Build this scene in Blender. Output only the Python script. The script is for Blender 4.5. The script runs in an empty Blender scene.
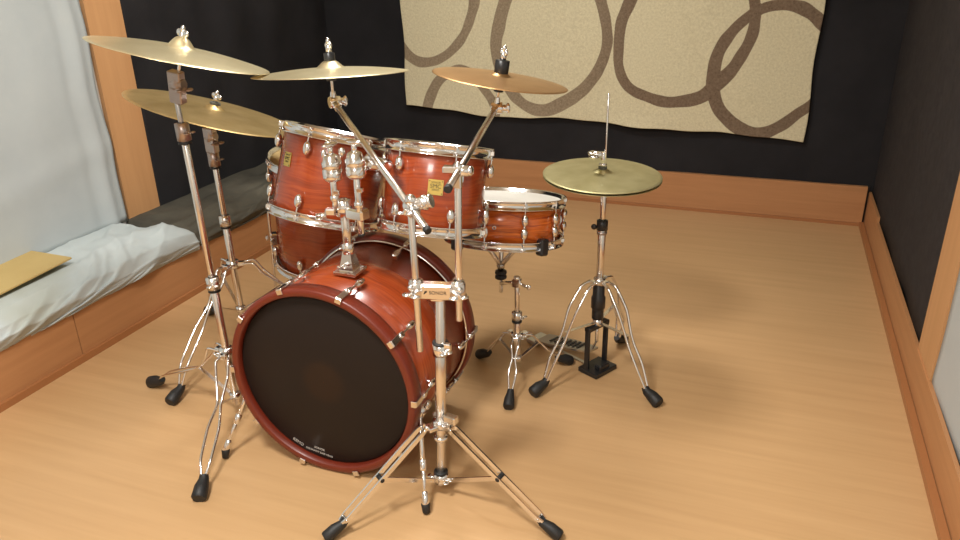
import bpy, math, random
from mathutils import Vector as V, Matrix, noise
random.seed(4)
PI = math.pi
sc = bpy.context.scene
col = sc.collection

# ------------------------------------------------------------------ materials
def mat(name, color, rough=.5, metal=0., coat=0., bump=None, spec=.5):
    m = bpy.data.materials.new(name); m.use_nodes = True
    nt = m.node_tree; b = nt.nodes['Principled BSDF']
    b.inputs['Base Color'].default_value = (*color, 1)
    b.inputs['Roughness'].default_value = rough
    b.inputs['Metallic'].default_value = metal
    b.inputs['Coat Weight'].default_value = coat
    b.inputs['Specular IOR Level'].default_value = spec
    b.inputs['Coat Roughness'].default_value = .12
    return m, nt, b
def node(nt, kind, **kw):
    n = nt.nodes.new(kind)
    for k, v in kw.items():
        if k in n.inputs: n.inputs[k].default_value = v
        else: setattr(n, k, v)
    return n
def coords(nt, which, scale, rot=(0, 0, 0)):
    tc = node(nt, 'ShaderNodeTexCoord'); mp = node(nt, 'ShaderNodeMapping')
    mp.inputs['Scale'].default_value = scale; mp.inputs['Rotation'].default_value = rot
    nt.links.new(tc.outputs[which], mp.inputs['Vector']); return mp.outputs['Vector']
def ramp(nt, fac, stops):
    r = node(nt, 'ShaderNodeValToRGB'); e = r.color_ramp.elements
    while len(e) < len(stops): e.new(.5)
    for el, (p, c) in zip(e, stops): el.position = p; el.color = (*c, 1)
    nt.links.new(fac, r.inputs['Fac']); return r.outputs['Color']
def add_bump(nt, b, height, strength, dist):
    n = node(nt, 'ShaderNodeBump', Strength=strength, Distance=dist)
    nt.links.new(height, n.inputs['Height']); nt.links.new(n.outputs['Normal'], b.inputs['Normal'])
def wood(name, dark, light, scale, rough=.45, coat=0., which='Object', rot=(0, 0, 0), contrast=(.3, .7), bumpd=.0004):
    m, nt, b = mat(name, light, rough, 0, coat)
    v = coords(nt, which, scale, rot)
    n = node(nt, 'ShaderNodeTexNoise', Scale=1., Detail=6., Roughness=.6, Distortion=.25)
    nt.links.new(v, n.inputs['Vector'])
    c = ramp(nt, n.outputs['Fac'], [(contrast[0], dark), (contrast[1], light)])
    nt.links.new(c, b.inputs['Base Color'])
    add_bump(nt, b, n.outputs['Fac'], .25, bumpd)
    return m

M = {}
M['floor'] = wood('laminate_floor', (.50, .300, .138), (.60, .375, .185), (1.6, 30, 1), .40, contrast=(.2, .85))
M['panel'] = wood('panel_wood', (.40, .185, .075), (.50, .245, .105), (2.5, 2.5, 40), .42, contrast=(.2, .8))
M['panel_side'] = wood('panel_wood_side', (.40, .185, .075), (.50, .245, .105), (40, 2.0, 40), .42, contrast=(.2, .8))
M['post'] = wood('post_wood', (.50, .26, .11), (.60, .33, .15), (30, 30, 2.0), .45, contrast=(.2, .8))
M['strip'] = mat('baseboard_wood', (.36, .15, .055), .45)[0]
M['gap'] = mat('dark_gap', (.02, .012, .008), .8)[0]

def drum_wood(name, stops, fine):
    m, nt, b = mat(name, (.4, .08, .02), .25, 0, .6)
    v = coords(nt, 'UV', (1, 1, 1))
    w = node(nt, 'ShaderNodeTexNoise', Scale=5., Detail=2., Roughness=.5)
    nt.links.new(v, w.inputs['Vector'])
    mp = coords(nt, 'UV', (5, fine, 1))
    mix = node(nt, 'ShaderNodeVectorMath', operation='MULTIPLY_ADD')
    nt.links.new(w.outputs['Color'], mix.inputs[0]); mix.inputs[1].default_value = (0, 7, 0); nt.links.new(mp, mix.inputs[2])
    n = node(nt, 'ShaderNodeTexNoise', Scale=1., Detail=7., Roughness=.62)
    nt.links.new(mix.outputs[0], n.inputs['Vector'])
    c = ramp(nt, n.outputs['Fac'], stops)
    nt.links.new(c, b.inputs['Base Color'])
    return m
M['drum'] = drum_wood('stained_drum_wood', [(.30, (.185, .026, .006)), (.48, (.30, .044, .009)), (.72, (.39, .070, .014))], 110)
M['snare_wood'] = drum_wood('bright_drum_wood', [(.34, (.28, .042, .009)), (.48, (.60, .125, .017)), (.66, (.76, .19, .030))], 90)
M['hoop_wood'] = wood('hoop_wood', (.12, .015, .006), (.17, .022, .008), (3, 40, 1), .38, .12, 'UV')

def chrome(name, c, r):
    m, nt, b = mat(name, c, r, 1.)
    v = coords(nt, 'Object', (60, 60, 60)); n = node(nt, 'ShaderNodeTexNoise', Scale=1., Detail=3.)
    nt.links.new(v, n.inputs['Vector'])
    mr = node(nt, 'ShaderNodeMapRange'); mr.inputs['To Min'].default_value = r * .85; mr.inputs['To Max'].default_value = r * 1.2
    nt.links.new(n.outputs['Fac'], mr.inputs['Value']); nt.links.new(mr.outputs[0], b.inputs['Roughness'])
    return m
M['chrome'] = chrome('chrome', (.86, .85, .84), .13)
M['satin'] = chrome('satin_metal', (.80, .76, .72), .22)
M['dull'] = chrome('worn_metal', (.42, .35, .32), .34)
M['steel'] = chrome('brushed_steel', (.55, .54, .53), .3)

def cymbal_mat(name, c1, c2, rough):
    m, nt, b = mat(name, c1, rough, .88)
    tc = node(nt, 'ShaderNodeTexCoord')
    sep = node(nt, 'ShaderNodeSeparateXYZ'); nt.links.new(tc.outputs['Object'], sep.inputs[0])
    ln = node(nt, 'ShaderNodeVectorMath', operation='MULTIPLY'); ln.inputs[1].default_value = (1, 1, 0)
    nt.links.new(tc.outputs['Object'], ln.inputs[0])
    le = node(nt, 'ShaderNodeVectorMath', operation='LENGTH'); nt.links.new(ln.outputs[0], le.inputs[0])
    mu = node(nt, 'ShaderNodeMath', operation='MULTIPLY'); mu.inputs[1].default_value = 1.
    nt.links.new(le.outputs['Value'], mu.inputs[0])
    n = node(nt, 'ShaderNodeTexNoise', Scale=420., Detail=3.); n.noise_dimensions = '1D'
    nt.links.new(mu.outputs[0], n.inputs['W'])
    n2 = node(nt, 'ShaderNodeTexNoise', Scale=14., Detail=4.); nt.links.new(tc.outputs['Object'], n2.inputs['Vector'])
    c = ramp(nt, n2.outputs['Fac'], [(.3, c1), (.7, c2)])
    nt.links.new(c, b.inputs['Base Color'])
    add_bump(nt, b, n.outputs['Fac'], .35, .0008)
    return m
M['crash'] = cymbal_mat('bright_bronze', (.73, .62, .37), (.81, .71, .46), .34)
M['ride'] = cymbal_mat('old_bronze', (.58, .41, .17), (.70, .52, .25), .42)
M['copper'] = cymbal_mat('reddish_bronze', (.46, .26, .11), (.54, .32, .14), .36)
M['hat'] = cymbal_mat('tarnished_bronze', (.47, .42, .21), (.60, .55, .31), .46)

M['rubber'] = mat('black_rubber', (.012, .012, .012), .55)[0]
M['plastic'] = mat('black_plastic', (.015, .015, .016), .35)[0]
M['felt'] = mat('grey_felt', (.10, .10, .08), .95)[0]
M['white_head'] = mat('coated_white_head', (.78, .76, .70), .5)[0]
M['brass'] = mat('brass_plate', (.68, .50, .14), .38, .7)[0]
M['ink'] = mat('black_ink', (.01, .01, .01), .6)[0]
M['white_ink'] = mat('white_ink', (.55, .53, .50), .6)[0]
M['board'] = wood('ochre_board', (.44, .31, .11), (.52, .38, .15), (6, 6, 6), .55, contrast=(.2, .8))
M['ceiling'] = mat('ceiling_paint', (.84, .82, .78), .9)[0]
M['wallpaint'] = mat('wall_paint', (.62, .58, .52), .9)[0]

def black_head():
    m, nt, b = mat('black_drum_head', (.012, .009, .008), .48, spec=.22)
    tc = node(nt, 'ShaderNodeTexCoord')
    d = node(nt, 'ShaderNodeVectorMath', operation='DISTANCE'); d.inputs[1].default_value = (0, .291, .24)
    nt.links.new(tc.outputs['Object'], d.inputs[0])
    c = ramp(nt, d.outputs['Value'], [(.060, (.024, .013, .008)), (.080, (.015, .010, .008))])
    nt.links.new(c, b.inputs['Base Color'])
    return m
M['black_head'] = black_head()

def cloth(name, c1, c2, rough=.95, sc_=3., weave=420., fuzz=0., stain=None, bumpd=.0006):
    m, nt, b = mat(name, c1, rough, spec=.2)
    v = coords(nt, 'Object', (sc_, sc_, sc_)); n = node(nt, 'ShaderNodeTexNoise', Scale=1., Detail=6., Roughness=.6)
    nt.links.new(v, n.inputs['Vector'])
    c = ramp(nt, n.outputs['Fac'], [(.3, c1), (.7, c2)])
    if stain:
        n3 = node(nt, 'ShaderNodeTexNoise', Scale=2.2, Detail=3.); nt.links.new(coords(nt, 'Object', (1, 1, 1)), n3.inputs['Vector'])
        mx = node(nt, 'ShaderNodeMix', data_type='RGBA'); f = ramp(nt, n3.outputs['Fac'], [(.58, (0, 0, 0)), (.75, (.8, .8, .8))])
        nt.links.new(f, mx.inputs['Factor']); nt.links.new(c, mx.inputs[6]); mx.inputs[7].default_value = (*stain, 1); c = mx.outputs[2]
    nt.links.new(c, b.inputs['Base Color'])
    n2 = node(nt, 'ShaderNodeTexNoise', Scale=weave, Detail=2.); nt.links.new(coords(nt, 'Object', (1, 1, 1)), n2.inputs['Vector'])
    add_bump(nt, b, n2.outputs['Fac'], .5, bumpd)
    b.inputs['Sheen Weight'].default_value = fuzz
    return m
M['grey_cloth'] = cloth('pale_grey_cloth', (.40, .44, .45), (.46, .50, .50))
M['white_sheet'] = cloth('pale_sheet', (.43, .48, .48), (.50, .55, .55), stain=(.34, .34, .25))
M['black_cloth'] = cloth('black_cloth', (.014, .0135, .015), (.024, .023, .025), .9)
M['dusty_black'] = cloth('dusty_black_cloth', (.036, .034, .028), (.120, .110, .084), .9, sc_=2.5)
M['grey_panel'] = cloth('pale_fabric_panel', (.42, .45, .45), (.47, .49, .48))
M['charcoal'] = cloth('charcoal_fabric', (.026, .022, .022), (.040, .035, .034), .95, sc_=30)

def rug_mat():
    m, nt, b = mat('rug_pile', (.6, .5, .35), 1., spec=.1)
    a = node(nt, 'ShaderNodeAttribute', attribute_name='ring')
    tc = node(nt, 'ShaderNodeTexCoord')
    n = node(nt, 'ShaderNodeTexNoise', Scale=90., Detail=4., Roughness=.7); nt.links.new(tc.outputs['Object'], n.inputs['Vector'])
    n2 = node(nt, 'ShaderNodeTexNoise', Scale=9., Detail=5., Roughness=.7); nt.links.new(tc.outputs['Object'], n2.inputs['Vector'])
    beige = ramp(nt, n.outputs['Fac'], [(.25, (.55, .49, .32)), (.75, (.76, .70, .49))])
    brown = ramp(nt, n.outputs['Fac'], [(.25, (.125, .085, .055)), (.75, (.26, .19, .13))])
    pale = ramp(nt, n.outputs['Fac'], [(.25, (.20, .155, .10)), (.75, (.38, .30, .205))])
    xs = node(nt, 'ShaderNodeSeparateXYZ'); nt.links.new(tc.outputs['Object'], xs.inputs[0])
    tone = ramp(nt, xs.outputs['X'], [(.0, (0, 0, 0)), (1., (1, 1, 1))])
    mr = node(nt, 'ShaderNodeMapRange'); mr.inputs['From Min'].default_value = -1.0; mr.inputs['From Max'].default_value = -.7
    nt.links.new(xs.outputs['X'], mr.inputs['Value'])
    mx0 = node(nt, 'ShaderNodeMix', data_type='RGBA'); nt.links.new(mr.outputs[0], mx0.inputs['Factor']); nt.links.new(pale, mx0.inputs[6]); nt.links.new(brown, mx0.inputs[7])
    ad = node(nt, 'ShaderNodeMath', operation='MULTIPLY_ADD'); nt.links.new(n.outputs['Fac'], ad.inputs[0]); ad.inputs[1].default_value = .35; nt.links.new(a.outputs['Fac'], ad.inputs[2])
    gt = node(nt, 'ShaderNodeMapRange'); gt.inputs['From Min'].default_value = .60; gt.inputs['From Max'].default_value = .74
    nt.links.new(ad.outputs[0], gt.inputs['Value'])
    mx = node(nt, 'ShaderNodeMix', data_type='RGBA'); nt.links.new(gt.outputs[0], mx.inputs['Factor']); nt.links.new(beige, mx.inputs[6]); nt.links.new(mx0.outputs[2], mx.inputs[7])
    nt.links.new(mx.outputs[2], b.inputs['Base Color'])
    add_bump(nt, b, n.outputs['Fac'], .7, .004)
    return m
M['rug'] = rug_mat()

# ------------------------------------------------------------------ mesh builder
def frame(z, xh=None):
    z = V(z).normalized()
    x = V(xh) if xh is not None else (V((1, 0, 0)) if abs(z.x) < .9 else V((0, 1, 0)))
    y = z.cross(x).normalized(); x = y.cross(z).normalized()
    return x, y, z
class MB:
    def __init__(s): s.v = []; s.f = []; s.uv = {}; s.smooth = []
    def add(s, vs, fs, smooth=True, uvs=None):
        o = len(s.v); s.v += [tuple(p) for p in vs]
        for i, f in enumerate(fs):
            if uvs: s.uv[len(s.f)] = uvs[i]
            s.f.append([a + o for a in f]); s.smooth.append(smooth)
        return s
    def tube(s, pts, r, seg=10, caps=True):
        pts = [V(p) for p in pts]; n = len(pts); rr = r if isinstance(r, (list, tuple)) else [r] * n
        d = [(pts[min(i + 1, n - 1)] - pts[max(i - 1, 0)]).normalized() for i in range(n)]
        x, y, _ = frame(d[0]); vs = []
        for i in range(n):
            x = (x - d[i] * x.dot(d[i])).normalized(); y = d[i].cross(x)
            k = 1.
            for j in range(seg):
                a = 2 * PI * j / seg; vs.append(pts[i] + (x * math.cos(a) + y * math.sin(a)) * rr[i])
        fs = [[i * seg + j, i * seg + (j + 1) % seg, (i + 1) * seg + (j + 1) % seg, (i + 1) * seg + j] for i in range(n - 1) for j in range(seg)]
        s.add(vs, fs)
        if caps:
            s.add(vs[:seg], [list(range(seg))[::-1]], False); s.add(vs[-seg:], [list(range(seg))], False)
        return s
    def lathe(s, prof, o=(0, 0, 0), z=(0, 0, 1), seg=64, closed=False, a0=0, a1=2 * PI, smooth=True, capb=False, capt=False, xh=None):
        o = V(o); x, y, z = frame(z, xh); full = abs(a1 - a0 - 2 * PI) < 1e-6; n = len(prof); m = seg if full else seg + 1
        vs = [o + (x * math.cos(a0 + (a1 - a0) * j / seg) + y * math.sin(a0 + (a1 - a0) * j / seg)) * r + z * h for r, h in prof for j in range(m)]
        fs = []; uvs = []
        for i in range(n if closed else n - 1):
            for j in range(seg):
                k = (j + 1) % m; i2 = (i + 1) % n
                fs.append([i * m + j, i * m + k, i2 * m + k, i2 * m + j])
                R = prof[i][0]; u0 = R * (a1 - a0) * j / seg; u1 = R * (a1 - a0) * (j + 1) / seg
                uvs.append([(u0, prof[i][1]), (u1, prof[i][1]), (u1, prof[i2][1]), (u0, prof[i2][1])])
        s.add(vs, fs, smooth, uvs)
        if capb: s.add(vs[:m], [list(range(m))[::-1]], False)
        if capt: s.add(vs[-m:], [list(range(m))], False)
        return s
    def cyl(s, a, b, r, seg=20, r2=None):
        a, b = V(a), V(b); L = (b - a).length; r2 = r if r2 is None else r2; c = min(.0015, L * .2, r * .3)
        return s.lathe([(r - c, 0), (r, c), (r2, L - c), (r2 - c, L)], a, b - a, seg, capb=True, capt=True)
    def box(s, c, size, x=(1, 0, 0), z=(0, 0, 1), ch=.12):
        c = V(c); X, Y, Z = frame(z, x); a, b, d = [k / 2 for k in size]; e = min(a, b, d) * ch
        vs = []; 
        for sx in (-1, 1):
            for sy in (-1, 1):
                for sz in (-1, 1):
                    for q in ((a, b - e, d - e), (a - e, b, d - e), (a - e, b - e, d)):
                        vs.append(c + X * (sx * q[0]) + Y * (sy * q[1]) + Z * (sz * q[2]))
        I = lambda sx, sy, sz, k: ((sx > 0) * 4 + (sy > 0) * 2 + (sz > 0)) * 3 + k
        fs = []
        for sgn in (-1, 1):
            fs += [[I(sgn, -1, -1, 0), I(sgn, 1, -1, 0), I(sgn, 1, 1, 0), I(sgn, -1, 1, 0)],
                   [I(-1, sgn, -1, 1), I(1, sgn, -1, 1), I(1, sgn, 1, 1), I(-1, sgn, 1, 1)],
                   [I(-1, -1, sgn, 2), I(1, -1, sgn, 2), I(1, 1, sgn, 2), I(-1, 1, sgn, 2)]]
        for p in (-1, 1):
            for q in (-1, 1):
                fs += [[I(p, q, -1, 0), I(p, q, 1, 0), I(p, q, 1, 1), I(p, q, -1, 1)],
                       [I(p, -1, q, 0), I(p, 1, q, 0), I(p, 1, q, 2), I(p, -1, q, 2)],
                       [I(-1, p, q, 1), I(1, p, q, 1), I(1, p, q, 2), I(-1, p, q, 2)]]
                for w in (-1, 1): fs.append([I(p, q, w, 0), I(p, q, w, 1), I(p, q, w, 2)])
        return s.add(vs, fs, False)
    def ball(s, c, r, z=(0, 0, 1), x=None, seg=14, rings=8):
        c = V(c); r = r if isinstance(r, (tuple, list)) else (r, r, r); X, Y, Z = frame(z, x)
        vs = []
        for i in range(rings + 1):
            t = PI * i / rings
            for j in range(seg):
                a = 2 * PI * j / seg
                vs.append(c + X * (r[0] * math.sin(t) * math.cos(a)) + Y * (r[1] * math.sin(t) * math.sin(a)) + Z * (-r[2] * math.cos(t)))
        return s.add(vs, [[i * seg + j, i * seg + (j + 1) % seg, (i + 1) * seg + (j + 1) % seg, (i + 1) * seg + j] for i in range(rings) for j in range(seg)])
    def strip(s, pts, w, t, side):
        """flat bar swept along pts, width w along side, thickness t"""
        pts = [V(p) for p in pts]; sd = V(side).normalized(); vs = []; n = len(pts)
        for i, p in enumerate(pts):
            d = (pts[min(i + 1, n - 1)] - pts[max(i - 1, 0)]).normalized(); nn = d.cross(sd).normalized()
            ww = w[i] if isinstance(w, (list, tuple)) else w
            for a, b in ((-1, -1), (1, -1), (1, 1), (-1, 1)): vs.append(p + sd * (a * ww / 2) + nn * (b * t / 2))
        fs = [[i * 4 + j, i * 4 + (j + 1) % 4, i * 4 + 4 + (j + 1) % 4, i * 4 + 4 + j] for i in range(n - 1) for j in range(4)]
        fs += [[3, 2, 1, 0], [n * 4 - 4 + j for j in range(4)]]
        return s.add(vs, fs, False)
    def build(s, name, m, parent=None, loc=None, weld=False):
        me = bpy.data.meshes.new(name)
        off = V((0, 0, 0))
        if parent is not None and parent.get('_world'): off = V(parent['_world'])
        if loc is not None: off = V(loc)
        me.from_pydata([tuple(V(p) - off) for p in s.v], [], s.f)
        me.materials.append(m)
        for p, sm in zip(me.polygons, s.smooth): p.use_smooth = sm
        ul = me.uv_layers.new(name='UVMap')
        for i, uvs in s.uv.items():
            for li, uvv in zip(me.polygons[i].loop_indices, uvs): ul.data[li].uv = uvv
        me.validate()
        import bmesh
        bm = bmesh.new(); bm.from_mesh(me); bmesh.ops.recalc_face_normals(bm, faces=bm.faces); bm.to_mesh(me); bm.free()
        o = bpy.data.objects.new(name, me); col.objects.link(o)
        if loc is not None: o.location = loc
        if parent is not None: o.parent = parent
        return o
def tag(o, label, cat, group=None):
    o['label'] = label; o['category'] = cat
    if group: o['group'] = group
    return o
def root(name, loc, label, cat, mtx=None, group=None):
    """Empty at the base. Without mtx the parts are written in world metres; with mtx in its own frame."""
    o = bpy.data.objects.new(name, None); col.objects.link(o); o.empty_display_size = .05
    if mtx is None:
        o.location = loc; o['_world'] = tuple(loc)
    else:
        o.matrix_world = Matrix.Translation(loc) @ mtx
    return tag(o, label, cat, group)
def sub(mb, name, m, part, world=None, label=None):
    """sub-part: same frame as its part (parts sit at their thing's origin)"""
    o = mb.build(name, m, None)
    if world is not None:
        for v in o.data.vertices: v.co -= V(world)
    o.parent = part
    if label: o['label'] = label
    return o
def struct(o): o['kind'] = 'structure'; return o
def text(name, s, size, mtx, m, parent, depth=.0002, align='CENTER'):
    cu = bpy.data.curves.new(name, 'FONT'); cu.body = s; cu.size = size; cu.extrude = depth; cu.align_x = align; cu.align_y = 'CENTER'
    t = bpy.data.objects.new(name, cu); col.objects.link(t); bpy.context.view_layer.update()
    me = bpy.data.meshes.new_from_object(t.evaluated_get(bpy.context.evaluated_depsgraph_get())); bpy.data.objects.remove(t); bpy.data.curves.remove(cu)
    me.materials.clear(); me.materials.append(m); me.name = name; o = bpy.data.objects.new(name, me); col.objects.link(o)
    o.parent = parent; o.matrix_local = mtx; return o
def basis(x, y, z): return Matrix((x, y, z)).transposed().to_4x4()

# ------------------------------------------------------------------ room
LW, RW, BW = -2.60, .60, 4.26          # wall planes
LP, RP, BP, PH = -2.28, .565, 4.215, .20  # plinth faces and their height
FRONT, CEIL = -1.6, 2.45
def slab(name, x0, x1, y0, y1, z0, z1, m, ch=.0):
    return struct(MB().box(((x0 + x1) / 2, (y0 + y1) / 2, (z0 + z1) / 2), (x1 - x0, y1 - y0, z1 - z0), ch=.02).build(name, m))
slab('floor', LW - .1, RW + .1, FRONT, BW + .1, -.05, 0, M['floor'])
slab('ceiling', LW - .1, RW + .1, FRONT, BW + .1, CEIL, CEIL + .05, M['ceiling'])
slab('wall_left', LW - .1, LW, FRONT, BW + .1, 0, CEIL, M['wallpaint'])
slab('wall_right', RW + .02, RW + .12, FRONT, BW + .1, 0, CEIL, M['wallpaint'])
slab('wall_back', LW - .1, RW + .1, BW, BW + .1, 0, CEIL, M['wallpaint'])
slab('wall_front', LW - .1, RW + .1, FRONT - .1, FRONT, 0, CEIL, M['wallpaint'])
# left ledge: two long front boards with a butt joint, and the base below the pad
slab('trim_1', LP - .018, LP, FRONT, 1.797, .0, PH, M['panel_side'])
slab('trim_2', LP - .018, LP, 1.801, BP, .0, PH, M['panel_side'])
slab('baseboard_left', LP, LP + .014, FRONT, BP, 0, .026, M['strip'])
slab('trim_3', LW + .002, LP - .019, FRONT, BP, .0, PH - .01, M['gap'])
# back plinth
slab('trim_4', LP + .0, RP - .012, BP, BW, 0, PH + .012, M['panel'])
slab('slit_shade', RP - .0115, RP - .0005, BP + .02, BW - .001, 0, PH + .012, M['gap'])  # near-black filler added as the shade in the right corner slit
slab('baseboard_back', LP + .014, RP - .012, BP - .010, BP, 0, .016, M['strip'])
# right plinth: board leaning off the wall with a slit behind the strip
slab('trim_5', RP, RP + .012, FRONT, 3.82, .0, .155, M['panel_side'])
slab('trim_6', RP, RP + .012, 3.823, BW - .002, .0, .182, M['panel_side'])
slab('baseboard_right', RP - .024, RP - .002, FRONT, BP, 0, .022, M['strip'])
# uprights on the side walls
slab('trim_7', LW, LW + .02, 2.43, 2.62, PH, CEIL, M['post'])
slab('trim_8', RP + .006, RW + .018, 2.325, 2.550, .155, CEIL, M['post'])

def sheet(name, fn, nu, nv, m, thick=.004):
    """grid surface fn(u,v) in world metres, with its own thickness"""
    vs = [fn(i / nu, j / nv) for j in range(nv + 1) for i in range(nu + 1)]
    fs = [[j * (nu + 1) + i, j * (nu + 1) + i + 1, (j + 1) * (nu + 1) + i + 1, (j + 1) * (nu + 1) + i] for j in range(nv) for i in range(nu)]
    b = MB(); b.add(vs, fs); o = b.build(name, m)
    s = o.modifiers.new('s', 'SOLIDIFY'); s.thickness = thick; s.offset = 0
    return o
def N(x, y, z=0, k=1): return noise.noise(V((x * k, y * k, z * k)))

# black drape over the left wall beyond the post, the back wall, and right of the rug
def black_left(u, v):
    y = 2.622 + u * (BW - .012 - 2.622); z = .24 + v * (CEIL - .27)
    return (LW + .022 + .012 * math.sin(y * 19 + N(y, z, 1) * 3) * (.4 + .6 * v) + .012 * N(y, z, 3, 5), y, z)
tag(sheet('black_drape', black_left, 90, 40, M['black_cloth']), 'black cloth hung on the left wall behind the leftmost cymbals, beyond the wooden upright', 'curtain')
def black_back(u, v):
    x = LW + .003 + u * (RW + .01 - LW - .003); z = .160 + v * (CEIL - .19)
    return (x, BW - .020 + .007 * math.sin(x * 15 + 2 * N(x, z, 1, 1.2)) * (.3 + .7 * v) + .006 * N(x, z, 7, 4), z)
tag(sheet('black_drape', black_back, 150, 40, M['black_cloth']), 'black cloth covering the back wall behind the beige rug', 'curtain')
def black_right(u, v):
    y = 2.552 + u * (BW - .012 - 2.547); z = .13 + v * (CEIL - .16)
    return (RP + .018 + .003 * math.sin(y * 11 + N(y, z, 1) * 2), y, z)
tag(sheet('charcoal_fabric_panel', black_right, 60, 20, M['charcoal']), 'charcoal fabric panel on the right wall, between the back corner and the wooden upright', 'fabric panel')
def grey_right(u, v):
    y = -.9 + u * 3.223; z = .12 + v * (CEIL - .15)
    return (RP + .016 + .003 * math.sin(y * 7 + z * 2) + .003 * N(y, z, 5, 5), y, z)
tag(sheet('pale_fabric_panel', grey_right, 90, 40, M['grey_panel']), 'pale grey fabric panel at the right edge, nearer than the wooden upright', 'fabric panel')

# grey drape on the left wall, near side of the post, with a rolled hem along the post
def grey_left(u, v):
    y = .35 + u * 2.045; z = .322 + v * (CEIL - .347)
    w = .02 * N(y, z, 2, 1.3) + .008 * N(y * 3, z, 4, 2.5) + .007 * math.sin(y * 6 + z * 1.3)
    h = math.exp(-((u - .965) / .014) ** 2) * .014 - math.exp(-((u - .935) / .012) ** 2) * .006
    w += .02 * math.exp(-((z - .62 - .06 * math.sin(y * 3)) / .05) ** 2) * .45
    hemy = .012 * N(z * 4, 1, 2) * (u > .9)
    return (LW + .034 + w * .6 + h, y + hemy, z)
tag(sheet('grey_drape', grey_left, 170, 70, M['grey_cloth']), 'pale grey cloth hanging on the left wall behind the white sheet', 'curtain')

# padded ledge covers: profile from the wall over the top to the tucked front edge
def ledge_profile(t, top, bottom, bulge):
    pts = [(LW + .012, top + .016), (LW + .12, top + .004), (LP - .09, top + .004), (LP - .035, top - .006), (LP + .006 + bulge, top - .035), (LP + .020 + bulge, top - .07), (LP + .012 + bulge * .6, bottom + .02), (LP + .006, bottom)]
    k = t * (len(pts) - 1); i = min(int(k), len(pts) - 2); f = k - i; f = f * f * (3 - 2 * f) * .5 + f * .5
    a, b = pts[i], pts[i + 1]; return a[0] + (b[0] - a[0]) * f, a[1] + (b[1] - a[1]) * f
def white_ledge(u, v):
    y = .35 + v * 2.08
    end = max(0, (v - .955) / .045)
    x, z = ledge_profile(u, .318, .196 + .012 * N(y, 3, 1, 3), .012)
    q = y * 3.1 + u * 1.6 + .5 * N(y, u, 8, 2)
    ridge = lambda k, ph: (1 - abs(N(q * k, u * 1.6 + ph, ph, 1.))) ** 5
    w = .016 * (ridge(1.5, 2.) - .4) + .010 * (ridge(3.3, 5.) - .4) + .016 * N(y * 2, u * 2.5, 1, 2) + .004 * N(y * 9, u * 8, 2, 1.5)
    if u < .12: w *= u / .12
    flat = math.exp(-((y - 1.74) / .24) ** 4) * math.exp(-((u - .30) / .24) ** 4)   # under the board
    nx = max(0, (u - .45) * 1.8)
    w *= 1 - .9 * flat
    x += w * min(1, nx); z += w * (1 - min(1, nx) * .6)
    z += .022 * math.exp(-((v - .88) / .09) ** 2) * math.exp(-((u - .42) / .22) ** 2)      # the pad swells at its end
    y -= .15 * max(0, .5 - u) * end * 1.2 - .05 * end * u
    z -= .012 * end ** 3
    return (x, y, max(z, PH - .01 if u > .9 else 0))
tag(sheet('white_sheet', white_ledge, 70, 300, M['white_sheet'], .005), 'creased pale sheet laid over the padded ledge on the left', 'sheet')
def dark_ledge(u, v):
    y = 2.27 + v * 1.93
    x, z = ledge_profile(u, .300, .196 + .014 * N(y, 3, 6, 2.5), .004)
    w = .018 * N(y * 2, u * 3, 4, 2) + .010 * N(y * 6, u * 8, 2, 1.5) + .014 * ((1 - abs(N(y * 4 + u * 2, u * 2, 7))) ** 5 - .4)
    if u < .1: w *= u / .1
    w *= min(1, max(.15, (y - 2.40) / .1)) if y < 2.5 else 1
    if y < 2.425: x = min(x, LP - .035)
    z -= .02 * (y < 2.42)
    x += w * u; z += w
    return (x, y, max(z, PH - .01 if u > .9 else 0))
tag(sheet('dark_sheet', dark_ledge, 50, 200, M['dusty_black'], .005), 'dusty black sheet covering the far end of the padded ledge', 'sheet')
# pad core under the two sheets
struct(MB().box(((LW + LP) / 2 - .004, 1.95, .238), (LP - LW - .06, 4.4, .085), ch=.3).build('trim_9', M['gap']))

bm_ = MB(); bm_.box((-2.462, 1.742, .352), (.20, .36, .008), x=(1, .04, 0), ch=.3)
bd = bm_.build('ochre_board', M['board'], loc=(-2.462, 1.742, .352)); tag(bd, 'thin ochre board lying on the pale sheet at the left edge', 'board'); bd.rotation_euler = (math.radians(1.5), math.radians(2), 0)

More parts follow.
